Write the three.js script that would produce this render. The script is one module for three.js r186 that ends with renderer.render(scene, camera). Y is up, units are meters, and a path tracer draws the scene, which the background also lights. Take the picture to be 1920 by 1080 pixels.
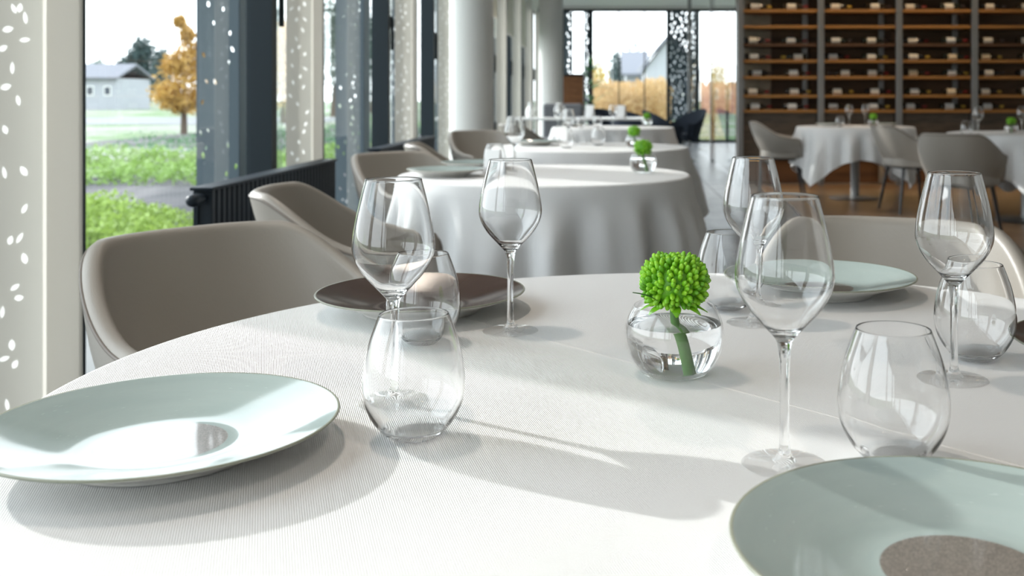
import * as THREE from 'three';
import { RoundedBoxGeometry } from 'three/addons/geometries/RoundedBoxGeometry.js';
import { mergeGeometries, mergeVertices } from 'three/addons/utils/BufferGeometryUtils.js';
import { RectAreaLightUniformsLib } from 'three/addons/lights/RectAreaLightUniformsLib.js';
RectAreaLightUniformsLib.init();

// ---------------------------------------------------------------- camera, sky, sun, exposure
const scene = new THREE.Scene();
const F = 1950, PX = 1140, PY = 180, EYE = 1.072, TOP = 0.75;          // focal length and principal point in pixels of the 1920 x 1080 frame
const camera = new THREE.PerspectiveCamera(2 * Math.atan(900 / F) * 180 / Math.PI, 2280 / 1800, 0.02, 600);
camera.position.set(0, EYE, 0);
camera.setViewOffset(2280, 1800, 0, 900 - PY, 1920, 1080);
camera.focus = 1.22;
camera.userData.fStop = camera.getFocalLength() / 5.0;                // aperture of about 5 mm

const renderer = new THREE.WebGLRenderer();
renderer.toneMapping = THREE.LinearToneMapping;
renderer.toneMappingExposure = 1.24;
renderer.shadowMap.enabled = true;

const SKY = 3.4;
{ // thin bright cloud everywhere, a little bluer overhead
  const W = 64, H = 32, data = new Float32Array(W * H * 4);
  for (let y = 0; y < H; y++) {
    const up = Math.max(0, Math.sin(((y + 0.5) / H - 0.5) * Math.PI));
    for (let x = 0; x < W; x++) data.set([0.93 - 0.12 * up, 0.97 - 0.06 * up, 1.0, 1].map((c, i) => i < 3 ? c * SKY : 1), (y * W + x) * 4);
  }
  const t = new THREE.DataTexture(data, W, H, THREE.RGBAFormat, THREE.FloatType);
  t.mapping = THREE.EquirectangularReflectionMapping; t.magFilter = THREE.LinearFilter; t.needsUpdate = true;
  scene.background = t;
}
const sun = new THREE.DirectionalLight(new THREE.Color(1, 0.97, 0.93), 3.4);
const SUN_DIR = new THREE.Vector3(-0.832, 0.404, -0.552).normalize();
sun.position.copy(SUN_DIR).multiplyScalar(30); sun.target.position.set(0, 0.75, -4);
sun.position.add(sun.target.position);
sun.shadow.radius = 1.3; sun.castShadow = true; sun.shadow.mapSize.set(4096, 4096);
Object.assign(sun.shadow.camera, { left: -22, right: 22, top: 14, bottom: -14, near: 1, far: 80 });
scene.add(sun, sun.target);

// ---------------------------------------------------------------- helpers
let seed = 12345;
const rnd = (a = 0, b = 1) => { seed = (seed * 1664525 + 1013904223) >>> 0; return a + (b - a) * seed / 4294967296; };
const taken = new Map();
const numbered = (name) => { const n = taken.get(name) ?? 0; taken.set(name, n + 1); return n ? name + '_' + String(n).padStart(3, '0') : name; };
const V = (x, y, z) => new THREE.Vector3(x, y, z);
const depthAt = (py, y = TOP) => F * (EYE - y) / (py - PY);                  // distance of a point on a horizontal plane
const at = (px, py, y = TOP) => { const d = depthAt(py, y); return V((px - PX) / F * d, y, -d); };
const xAt = (px, d) => (px - PX) / F * d, yAt = (py, d) => EYE - (py - PY) / F * d;
const sm = (a, b, x) => THREE.MathUtils.smoothstep(x, a, b);
function box(x0, x1, y0, y1, z0, z1) { const g = new THREE.BoxGeometry(Math.abs(x1 - x0), Math.abs(y1 - y0), Math.abs(z1 - z0)); g.translate((x0 + x1) / 2, (y0 + y1) / 2, (z0 + z1) / 2); return g; }
function rbox(x0, x1, y0, y1, z0, z1, r = 0.01, s = 2) { const g = new RoundedBoxGeometry(Math.abs(x1 - x0), Math.abs(y1 - y0), Math.abs(z1 - z0), s, r); g.translate((x0 + x1) / 2, (y0 + y1) / 2, (z0 + z1) / 2); return g; }
const cyl = (r0, r1, y0, y1, x = 0, z = 0, seg = 24) => { const g = new THREE.CylinderGeometry(r1, r0, y1 - y0, seg); g.translate(x, (y0 + y1) / 2, z); return g; };
const lathe = (pts, seg = 64) => new THREE.LatheGeometry(pts.map(([r, y]) => new THREE.Vector2(r, y)), seg);
const spline = (pts, n) => new THREE.SplineCurve(pts.map(([r, y]) => new THREE.Vector2(r, y))).getPoints(n).map((p) => [Math.max(p.x, 0), p.y]);
const tube = (pts, r, n = 24, rs = 8, closed = false) => new THREE.TubeGeometry(new THREE.CatmullRomCurve3(pts, closed), n, r, rs, closed);
function mesh(name, geo, mat, parent) {
  const m = new THREE.Mesh(Array.isArray(geo) ? mergeGeometries(geo.map((g) => g.index ? g.toNonIndexed() : g)) : geo, mat);
  m.castShadow = m.receiveShadow = true; m.name = parent ? name : numbered(name);
  (parent ?? scene).add(m); return m;
}
function tag(o, label, category, group) { o.userData.label = label; o.userData.category = category; if (group) o.userData.group = group; return o; }
function thing(name, label, category, pos = V(0, 0, 0), turn = 0, group) {
  const o = new THREE.Group(); o.name = numbered(name); o.position.copy(pos); o.rotation.y = turn; scene.add(o);
  return tag(o, label, category, group);
}
function struct(name, geo, mat) { const o = geo ? mesh(name, geo, mat) : new THREE.Group(); if (!geo) { o.name = numbered(name); scene.add(o); } o.userData.kind = 'structure'; return o; }
function copy(o, base, label, pos, turn = 0, group) {
  const c = o.clone(); c.name = numbered(base); c.position.copy(pos); c.rotation.y = turn; scene.add(c);
  c.userData = { ...o.userData, label }; if (group) c.userData.group = group; return c;
}

// ---------------------------------------------------------------- textures
function dataTex(n, fn, srgb = false, m = n) {
  const d = new Uint8Array(n * m * 4);
  for (let y = 0; y < m; y++) for (let x = 0; x < n; x++) { const c = fn(x / n, y / m, x, y); d.set([c[0], c[1], c[2], 255], (y * n + x) * 4); }
  const t = new THREE.DataTexture(d, n, m); t.wrapS = t.wrapT = THREE.RepeatWrapping; t.magFilter = THREE.LinearFilter; t.needsUpdate = true;
  if (srgb) t.colorSpace = THREE.SRGBColorSpace; return t;
}
const lattice = new Float32Array(256 * 256).map(() => rnd());
function vnoise(x, y, per) { // periodic value noise
  const xi = Math.floor(x), yi = Math.floor(y), fx = x - xi, fy = y - yi, q = (a, b) => lattice[(((b % per) + per) % per) * 256 + (((a % per) + per) % per)];
  const s = fx * fx * (3 - 2 * fx), t = fy * fy * (3 - 2 * fy);
  return (q(xi, yi) * (1 - s) + q(xi + 1, yi) * s) * (1 - t) + (q(xi, yi + 1) * (1 - s) + q(xi + 1, yi + 1) * s) * t;
}
const fbm = (x, y, per) => (vnoise(x * per, y * per, per) + 0.5 * vnoise(x * per * 2, y * per * 2, per * 2) + 0.25 * vnoise(x * per * 4, y * per * 4, per * 4)) / 1.75;
const gray = (v) => [v, v, v].map((c) => Math.max(0, Math.min(255, c)));
const weaveTex = dataTex(128, (u, v) => { // ribbed table linen: 8 ribs across
  const rib = Math.pow(0.5 + 0.5 * Math.cos(u * 8 * 2 * Math.PI), 0.8), cross = 0.5 + 0.5 * Math.cos(v * 16 * 2 * Math.PI + Math.floor(u * 8) * Math.PI);
  return gray(255 * (0.75 * rib + 0.25 * rib * cross));
});
const RIB = 0.0019 * 8; weaveTex.repeat.set(1 / RIB, 1 / RIB); weaveTex.rotation = -0.32;
const speckTex = dataTex(256, (u, v, x, y) => gray(118 + 95 * (vnoise(x / 2, y / 2, 128) - 0.5) + 70 * (rnd() - 0.5)).map((c, i) => c * [1.02, 0.96, 0.9][i]), true);
speckTex.repeat.set(8, 8);
const glazeTex = dataTex(256, (u, v) => { const f = fbm(u, v, 8), s = rnd() < 0.0015 ? 22 : 0; return [160 + 12 * (f - 0.5) + s, 173 + 10 * (f - 0.5) + s, 170 + 10 * (f - 0.5) + s]; }, true);
const leatherTex = dataTex(256, (u, v) => gray(128 + 120 * (fbm(u, v, 32) - 0.5) + 60 * (fbm(u, v, 64) - 0.5)));
leatherTex.repeat.set(6, 6);
const woodTex = (r, g, b, con = 40) => dataTex(256, (u, v) => { const w = fbm(u * 0.25 + 0.02 * Math.sin(v * 6.28), v, 32) - 0.5 + 0.5 * (vnoise(u * 4, v * 64, 64) - 0.5); return [r + con * w, g + con * w * 0.85, b + con * w * 0.7].map((c) => Math.max(0, Math.min(255, c))); }, true);
const stoneTex = dataTex(256, (u, v) => gray(92 + 44 * (fbm(u, v, 8) - 0.5) + 14 * (fbm(u, v, 64) - 0.5)).map((c, i) => c * [0.97, 0.99, 1.04][i]), true);
const soilTex = dataTex(256, (u, v) => { const f = fbm(u, v, 16) + 0.5 * (fbm(u, v, 64) - 0.5); return [72 + 60 * (f - 0.5), 70 + 56 * (f - 0.5), 73 + 52 * (f - 0.5)]; }, true);
const groundTex = dataTex(512, (u, v) => { const f = fbm(u, v, 8), g = fbm(u, v, 64), k = sm(0.42, 0.58, f + 0.3 * (g - 0.5)); return [128 - 40 * k + 30 * (g - 0.5), 132 - 18 * k + 30 * (g - 0.5), 120 - 50 * k + 26 * (g - 0.5)]; }, true);

// ---------------------------------------------------------------- materials
const S = (o) => new THREE.MeshStandardMaterial(o), P = (o) => new THREE.MeshPhysicalMaterial(o);
const M = {
  linen: P({ color: new THREE.Color(0.82, 0.82, 0.815), roughness: 0.85, bumpMap: weaveTex, bumpScale: 0.0007, sheen: 0.2, sheenRoughness: 0.6 }),
  linenPlain: S({ color: new THREE.Color(0.8, 0.79, 0.775), roughness: 0.9 }),
  glass: P({ color: 0xffffff, roughness: 0, transmission: 1, thickness: 0, ior: 1.5 }),
  glassSolid: P({ color: 0xffffff, roughness: 0, transmission: 1, thickness: 0.01, ior: 1.5 }),
  water: P({ color: 0xffffff, roughness: 0, transmission: 1, thickness: 0.05, ior: 1.33 }),
  pane: P({ color: new THREE.Color(0.93, 0.965, 0.965), roughness: 0, transmission: 1, thickness: 0, ior: 1.5 }),
  celadon: P({ map: glazeTex, roughness: 0.08 }),
  celadonRim: P({ color: new THREE.Color(0.27, 0.28, 0.22), roughness: 0.2 }),
  cream: P({ color: new THREE.Color(0.74, 0.72, 0.68), roughness: 0.3 }),
  brownGlaze: P({ color: new THREE.Color(0.05, 0.028, 0.02), roughness: 0.16, specularIntensity: 0.4 }),
  speckle: P({ map: speckTex, roughness: 0.3, clearcoat: 1, clearcoatRoughness: 0.04 }),
  leather: P({ color: new THREE.Color(0.295, 0.268, 0.235), roughness: 0.42, bumpMap: leatherTex, bumpScale: 0.0004 }),   // one leather inside and out
  piping: S({ color: new THREE.Color(0.16, 0.135, 0.115), roughness: 0.5 }),
  blackWood: S({ color: new THREE.Color(0.012, 0.012, 0.014), roughness: 0.4 }),
  steel: S({ color: new THREE.Color(0.3, 0.3, 0.3), roughness: 0.4, metalness: 0.85 }),
  frame: P({ color: new THREE.Color(0.012, 0.02, 0.026), roughness: 0.5, specularIntensity: 0.5 }),
  radiator: P({ color: new THREE.Color(0.014, 0.022, 0.032), roughness: 0.45, specularIntensity: 0.5 }),
  panel: P({ color: new THREE.Color(0.66, 0.64, 0.58), roughness: 1, transmission: 0.23, thickness: 0 }),
  panelEdge: P({ color: new THREE.Color(0.84, 0.81, 0.74), roughness: 1, transmission: 0.4, thickness: 0 }),
  inlay: P({ color: new THREE.Color(0.95, 0.95, 0.93), roughness: 1, transmission: 0.7, thickness: 0 }),
  fin: S({ color: new THREE.Color(0.07, 0.1, 0.12), roughness: 0.5 }),
  plaster: S({ color: new THREE.Color(0.78, 0.77, 0.74), roughness: 0.9 }),
  column: S({ color: new THREE.Color(0.74, 0.735, 0.7), roughness: 0.7 }),
  ceiling: S({ color: new THREE.Color(0.82, 0.82, 0.81), roughness: 0.95 }),
  blind: S({ color: new THREE.Color(0.72, 0.7, 0.58), roughness: 0.9 }),
  stone: P({ map: stoneTex, roughness: 0.3, specularIntensity: 0.2 }),
  grout: S({ color: new THREE.Color(0.07, 0.07, 0.075), roughness: 0.8 }),
  plank: [woodTex(104, 82, 62), woodTex(94, 73, 54), woodTex(112, 90, 69)].map((t) => P({ map: t, roughness: 0.28, specularIntensity: 0.5 })),
  rackOak: S({ map: woodTex(150, 106, 54, 50), roughness: 0.5 }),
  rackDark: S({ map: woodTex(78, 52, 30, 40), roughness: 0.6 }),
  rackPanel: S({ map: woodTex(74, 64, 54, 30), roughness: 0.5 }),
  walnut: S({ map: woodTex(122, 76, 38, 50), roughness: 0.5 }),
  bottle: [[0.012, 0.016, 0.012], [0.02, 0.014, 0.008], [0.008, 0.008, 0.01]].map((c) => P({ color: new THREE.Color(...c), roughness: 0.12 })),
  foil: [[0.22, 0.02, 0.02], [0.5, 0.33, 0.05], [0.04, 0.03, 0.03]].map((c) => S({ color: new THREE.Color(...c), roughness: 0.35 })),
  paper: [[0.62, 0.58, 0.5], [0.55, 0.55, 0.53], [0.6, 0.5, 0.34]].map((c) => S({ color: new THREE.Color(...c), roughness: 0.8 })),
  petal: [[0.22, 0.56, 0.014], [0.31, 0.66, 0.022], [0.14, 0.42, 0.01]].map((c) => P({ color: new THREE.Color(...c), roughness: 0.45, transmission: 0.15, thickness: 0 })),
  stem: S({ color: new THREE.Color(0.1, 0.24, 0.05), roughness: 0.5 }),
  leaf: S({ color: new THREE.Color(0.04, 0.12, 0.03), roughness: 0.5 }),
  greyFabric: S({ color: new THREE.Color(0.16, 0.17, 0.185), roughness: 0.9 }),
  navyFabric: S({ color: new THREE.Color(0.03, 0.04, 0.06), roughness: 0.85 }),
  porcelain: P({ color: new THREE.Color(0.82, 0.82, 0.8), roughness: 0.25 }),
  napkin: S({ color: new THREE.Color(0.82, 0.82, 0.82), roughness: 0.9 }),
  soil: S({ map: soilTex, roughness: 1 }), ground: S({ map: groundTex, roughness: 1 }),
  gravel: S({ color: new THREE.Color(0.24, 0.24, 0.235), roughness: 1 }), asphalt: S({ color: new THREE.Color(0.2, 0.205, 0.215), roughness: 1 }),
  lawn: S({ color: new THREE.Color(0.15, 0.24, 0.09), roughness: 1 }),
  houseWall: S({ color: new THREE.Color(0.36, 0.37, 0.4), roughness: 0.9 }), houseRoof: S({ color: new THREE.Color(0.17, 0.175, 0.2), roughness: 0.9 }), houseGlass: S({ color: new THREE.Color(0.05, 0.06, 0.08), roughness: 0.2 }),
  redWall: S({ color: new THREE.Color(0.4, 0.17, 0.15), roughness: 0.9 }),
  bark: S({ color: new THREE.Color(0.12, 0.09, 0.07), roughness: 1 }),
  foliage: (r, g, b) => P({ color: new THREE.Color(r, g, b), roughness: 0.9, transmission: 0.3, thickness: 0 }),
  led: S({ color: 0x000000, emissive: new THREE.Color(1, 0.6, 0.22), emissiveIntensity: 1.6 }),
  bulb: S({ color: 0x000000, emissive: new THREE.Color(1, 0.72, 0.45), emissiveIntensity: 12 }),
};

// ---------------------------------------------------------------- room shell
const XG = -1.75, XP = -1.5, HEAD = 2.95, CEIL = 3.15, XR = 6.4, ZB = 7.5, DEND = 24, DR = 12.5;   // glass line, pier face, window head, ceiling, right wall, back wall, far end, rack wall
{
  const floor = struct('floor', [box(XG - 0.1, XR + 0.2, -0.25, -0.012, -DEND - 0.3, ZB + 0.2)], M.grout);
  const tileGeo = rbox(-0.2985, 0.2985, -0.02, 0, -0.2985, 0.2985, 0.003, 1);
  for (let i = 0; i < 6; i++) for (let j = 0; j < 53; j++) {
    const d = -7.2 + j * 0.6 + 0.3, show = d > 4 && d < 24;
    if (!show) continue;
    const m = mesh('tile', tileGeo, M.stone, floor); m.position.set(XG - 0.05 + 0.3 + i * 0.6 + (0), 0, -d);
  }
  mesh('stone_paving', [box(XG - 0.1, 1.845, -0.012, 0, -4.2, ZB)], M.stone, floor);
  mesh('stone_paving', [box(1.8, 4.2, -0.012, 0, -DEND, -12.62)], M.stone, floor);
  let k = 0;
  for (let j = 0; j < 34; j++) for (let i = 0; i < 3; i++) { // oak boards towards the wine wall
    const z = -5.85 - j * 0.2, x0 = 1.86 + i * 1.9 - (j % 3) * 0.5;
    const a = Math.max(1.85, x0), b = Math.min(XR, x0 + 1.897 + (i === 2 ? 2 : 0));
    if (b - a < 0.1 || z < -12.5) continue;
    mesh('plank', rbox(a, b - 0.003, -0.015, 0, z - 0.0985, z + 0.0985, 0.002, 1), M.plank[k++ % 3], floor);
  }
  mesh('wood_flooring', [box(1.85, XR, -0.012, 0, -5.74, ZB)], M.plank[0], floor);

  const ceiling = struct('ceiling', [box(XG - 0.35, XR + 0.2, CEIL, CEIL + 0.25, -DEND - 0.3, ZB + 0.2)], M.ceiling);
  struct('wall_left', [box(XG - 0.12, XG + 0.13, HEAD, CEIL, -DEND, ZB)], M.plaster);
  struct('wall_right', [box(XR, XR + 0.2, 0, CEIL, -DR, ZB)], M.plaster);
  struct('wall_back', [box(XG, XR, 0, CEIL, ZB, ZB + 0.2)], M.plaster);
  struct('wall_rack', [box(1.95, XR + 0.2, 0, CEIL, -DR - 0.55, -DR - 0.4)], M.rackDark);
  struct('wall_far', [box(XG - 0.35, 4.4, 3.07, CEIL, -DEND - 0.2, -DEND)], M.plaster);
  struct('wall_far_right', [box(4.2, 4.4, 0, CEIL, -DEND, -DR - 0.55)], M.plaster);
}

// ---------------------------------------------------------------- window wall: piers, windows, outer fins
const PIERS = [-7.4, -5.0, -2.4, 0.17, 2.77, 5.28, 7.97, 10.0, 12.6, 15.2, 17.8, 20.4, 23.2];
function leafShape(len, wid) {
  const s = new THREE.Shape(); s.moveTo(0, -len / 2); s.bezierCurveTo(wid * 0.75, -len * 0.25, wid * 0.6, len * 0.25, 0, len / 2); s.bezierCurveTo(-wid * 0.6, len * 0.25, -wid * 0.75, -len * 0.25, 0, -len / 2); return s;
}
const LEAVES = [[0.03, 0.013], [0.026, 0.016], [0.034, 0.012], [0.031, 0.018]];
const leafGeos = LEAVES.map(([l, w]) => new THREE.ShapeGeometry(leafShape(l, w), 5));
function screen(x0, x1, leaves) { // sheet with leaf-shaped openings; leaves: [x, y, turn, kind, size]
  const s = new THREE.Shape(); s.moveTo(x0, 0); s.lineTo(x1, 0); s.lineTo(x1, HEAD); s.lineTo(x0, HEAD); s.closePath();
  for (const [x, y, a, k, q] of leaves) s.holes.push(new THREE.Path(leafShape(LEAVES[k][0] * q, LEAVES[k][1] * q).getPoints(5).map((p) => p.rotateAround(new THREE.Vector2(), a).add(new THREE.Vector2(x, y)))));
  return new THREE.ShapeGeometry(s);
}
const nearLeaves = [[35, 22, 25], [50, 20, -10], [64, 45, 8], [20, 74, -80], [63, 101, -85], [8, 122, -60], [31, 172, 0], [15, 220, -75], [46, 254, 12], [13, 328, 20], [11, 437, 10], [60, 433, 35], [62, 528, -30], [26, 608, -20], [50, 602, -32], [62, 654, 15], [38, 727, -55], [48, 754, -80], [6, 790, -5], [30, 873, 0], [11, 908, -70], [38, 922, -30], [18, 1025, 8]];
PIERS.forEach((d, i) => {
  const pier = struct('trim_' + (i + 1)); pier.position.z = -d;
  pier.userData.label = 'beige pier between windows with white leaf inlays';
  const x0 = i === 4 ? -1.86 : -1.635, x1 = XP - 0.006, leaves = i === 4 ? nearLeaves.map(([zx, zy, rot], k) => [xAt(zx / 1.35, d), yAt(zy / 1.35, d), rot * Math.PI / 180, k % 4, 1]) : [], seen = leaves.length;
  if (d > 1 && d < 14) for (let t = 0; t < 500 && leaves.length < 75; t++) {
    const y = i === 4 ? rnd(1.42, 2.9) : rnd(0.6, 2.9), x = i === 4 ? rnd(-1.84, -1.56) : rnd(x0 + 0.02, x1 - 0.02);
    if (leaves.every(([a, b]) => Math.hypot(a - x, b - y) > 0.036)) leaves.push([x, y, rnd(-0.9, 0.9), t % 4, 0.85]);
  }
  mesh('screen', screen(x0, x1, leaves), M.panel, pier);   // one thin translucent sheet, lit from behind by the sun
  { const g = new THREE.PlaneGeometry(0.012, HEAD); g.rotateY(Math.PI / 4); g.translate(XP - 0.003, HEAD / 2, -0.004); mesh('edge_strip', g, M.panelEdge, pier); }
  { const g = new THREE.PlaneGeometry(0.192, HEAD); g.rotateY(Math.PI / 2); g.translate(XP, HEAD / 2, -0.104); mesh('side_screen', g, M.panel, pier); }
  mesh('gasket', [box(XP - 0.03, XP + 0.002, 0, HEAD, -0.2, -0.214)], M.frame, pier);
  if (!leaves.length) return;
  leaves.slice(0, seen).forEach(([x, y, a, k, q]) => { const m = mesh('leaf_inlay', leafGeos[k], M.inlay, pier); m.position.set(x, y, 0); m.rotation.z = a; m.scale.set(q, q, 1); });
  const gs = leaves.slice(seen).map(([x, y, a, k, q]) => { const g = leafGeos[k].clone(); g.scale(q, q, 1); g.rotateZ(a); g.translate(x, y, 0); return g; });
  const far = mesh('leaf_inlays', gs, M.inlay, pier); far.userData.kind = 'stuff';
});
for (let i = 0; i < PIERS.length - 1; i++) {
  const a = PIERS[i], b = PIERS[i + 1], w = struct('window_' + (i + 1));
  w.userData.label = 'tall dark framed window between two beige piers';
  mesh('pane', [box(XG - 0.002, XG + 0.002, 0.06, HEAD, -a - 0.02, -(b - 0.19)).toNonIndexed()].map(() => { const g = new THREE.PlaneGeometry(b - 0.21 - a, HEAD - 0.06); g.rotateY(Math.PI / 2); g.translate(XG, (HEAD + 0.06) / 2, -(a + 0.02 + b - 0.19) / 2); return g; }), M.pane, w);
  mesh('mullion', [box(-1.77, -1.645, 0, HEAD, -(b - 0.19), -(b - 0.11))], M.frame, w);
  { const g = new THREE.PlaneGeometry(0.13, HEAD - 0.06); g.rotateY(Math.PI / 2); g.translate(-1.66, (HEAD + 0.06) / 2, -(b - 0.045)); mesh('vent_pane', g, M.pane, w); }
  { const g = new THREE.PlaneGeometry(0.09, HEAD - 0.06); g.translate(-1.705, (HEAD + 0.06) / 2, -(b + 0.02)); mesh('return_pane', g, M.pane, w); }
  mesh('sill', [box(-1.88, -1.62, 0, 0.06, -a - 0.02, -(b - 0.19))], M.frame, w);
  mesh('head_rail', [box(-1.85, -1.66, HEAD - 0.05, HEAD, -a - 0.02, -(b - 0.19))], M.frame, w);
  if (b > 2) { const h = mesh('handle', rbox(-1.655, -1.63, 1.42, 1.66, -(b - 0.06), -(b - 0.035), 0.006), M.frame, w); mesh('handle_base', rbox(-1.66, -1.64, 1.6, 1.68, -(b - 0.07), -(b - 0.025), 0.004, 1), M.frame, h); }
}
// perforated sheet fins outside, in line with the piers
function perforated(w, h, n, sd, size = 0.018) {
  seed = sd; const s = new THREE.Shape(); s.moveTo(0, 0); s.lineTo(w, 0); s.lineTo(w, h); s.lineTo(0, h); s.closePath();
  const put = [];
  for (let t = 0; t < n * 12 && put.length < n; t++) {
    const x = rnd(size, w - size), y = rnd(0.1, h - size * 2), r = rnd(0.6, 1) * size;
    if (put.some(([a, b, q]) => Math.hypot(a - x, b - y) < (q + r) * 1.15)) continue;
    put.push([x, y, r]); const e = new THREE.Path(); e.absellipse(x, y, r * 0.5, r, 0, Math.PI * 2, true, rnd(-0.5, 0.5)); s.holes.push(e);
  }
  return new THREE.ExtrudeGeometry(s, { depth: 0.004, bevelEnabled: false, curveSegments: 5 });
}
PIERS.forEach((d, i) => {
  if (d < 2) return;
  const xo = i === 4 ? -2.5 : -2.09, f = struct('trim_' + (20 + i)); f.position.set(0, 0, -d);  // unseen fin nearest the table: solid, widened to set the table's shade edge
  f.userData.label = 'dark perforated metal fin outside the windows';
  const sheet = mesh('perforated_sheet', i === 4 ? box(xo, -1.87, -0.1, HEAD + 0.2, 0, -0.004) : perforated(0.22, 3.2, d < 11 ? 60 : 20, 77 + i), M.fin, f);
  if (i !== 4) sheet.position.set(xo, -0.1, -0.004);
  if (i !== 4) mesh('added_fin_return', [box(-1.874, -1.87, -0.1, HEAD + 0.2, 0, -0.2)], M.fin, f);  // solid return added to block sun between fin and pier
});
seed = 4242;
// roller blinds let down in the far bays
for (const [i, bottom, which] of [[8, 2.2, 'shortest pale cream roller blind, next past the thick round column'], [9, 2.08, 'pale cream roller blind between two other lowered blinds'], [10, 2.02, 'longest pale cream roller blind, next to the column by the sideboard']]) {
  const a = PIERS[i] + 0.24, b = PIERS[i + 1] - 0.2;
  const r = thing('roller_blind', which, 'blind', V(0, 0, 0), 0, 'roller blinds in the far window bays');
  mesh('fabric', [box(-1.6, -1.597, bottom, 2.9, -a, -b)], M.blind, r);
  mesh('bottom_bar', [box(-1.607, -1.59, bottom - 0.025, bottom, -a, -b)], M.panelEdge, r);
  mesh('roller', (() => { const g = cyl(0.03, 0.03, -(b - a) / 2, (b - a) / 2); g.rotateX(Math.PI / 2); g.translate(-1.6, 2.915, -(a + b) / 2); return g; })(), M.plaster, r);
}
// round columns
for (const [px, d, r, label] of [[884, 9.3, 0.195, 'thick round off-white column beside the dark radiator'], [1033, 16.6, 0.195, 'round off-white column beside the wooden sideboard']]) {
  const c = thing('round_column', label, 'column', V(xAt(px, d), 0, -d));
  mesh('shaft', cyl(r, r, 0, CEIL, 0, 0, 48), M.column, c); mesh('base_ring', cyl(r + 0.008, r + 0.008, 0.001, 0.07, 0, 0, 48), M.frame, c);
}
// radiators
const finGeo = rbox(0, 0.07, 0.08, 0.745, -0.017, 0.017, 0.006, 1);
function radiator(d0, d1, label) {
  const n = Math.round((d1 - d0) / 0.05), st = (d1 - d0) / n;
  const r = thing('radiator', label, 'radiator', V(XP + 0.05, 0, -d0));
  for (let i = 0; i < n; i++) { const m = mesh('fin', finGeo, M.radiator, r); m.position.z = -(i + 0.5) * st; }
  mesh('back_plate', [box(0.008, 0.022, 0.1, 0.735, 0, -(d1 - d0))], M.radiator, r);
  mesh('top_grille', rbox(-0.006, 0.076, 0.742, 0.754, 0.006, -(d1 - d0) - 0.006, 0.004, 1), M.radiator, r);
  mesh('foot', [box(0.02, 0.05, 0, 0.09, -0.1, -0.14)], M.radiator, r); mesh('foot', [box(0.02, 0.05, 0, 0.09, -(d1 - d0) + 0.14, -(d1 - d0) + 0.1)], M.radiator, r);
  const v = mesh('valve', (() => { const g = cyl(0.018, 0.022, 0, 0.075, 0, 0, 16); g.rotateX(Math.PI / 2); g.translate(0.035, 0.715, 0.002); return g; })(), M.radiator, r);
  mesh('valve_cap', (() => { const g = new THREE.SphereGeometry(0.022, 14, 10); g.translate(0.035, 0.715, 0.08); return g; })(), M.radiator, v);
}
radiator(3.62, 5.28, 'dark ribbed radiator behind the chairs at the nearest window');
radiator(6.3, 8.3, 'dark ribbed radiator beside the thick round column');
radiator(11.2, 12.9, 'dark ribbed radiator in the far bay past the thick column');

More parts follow.
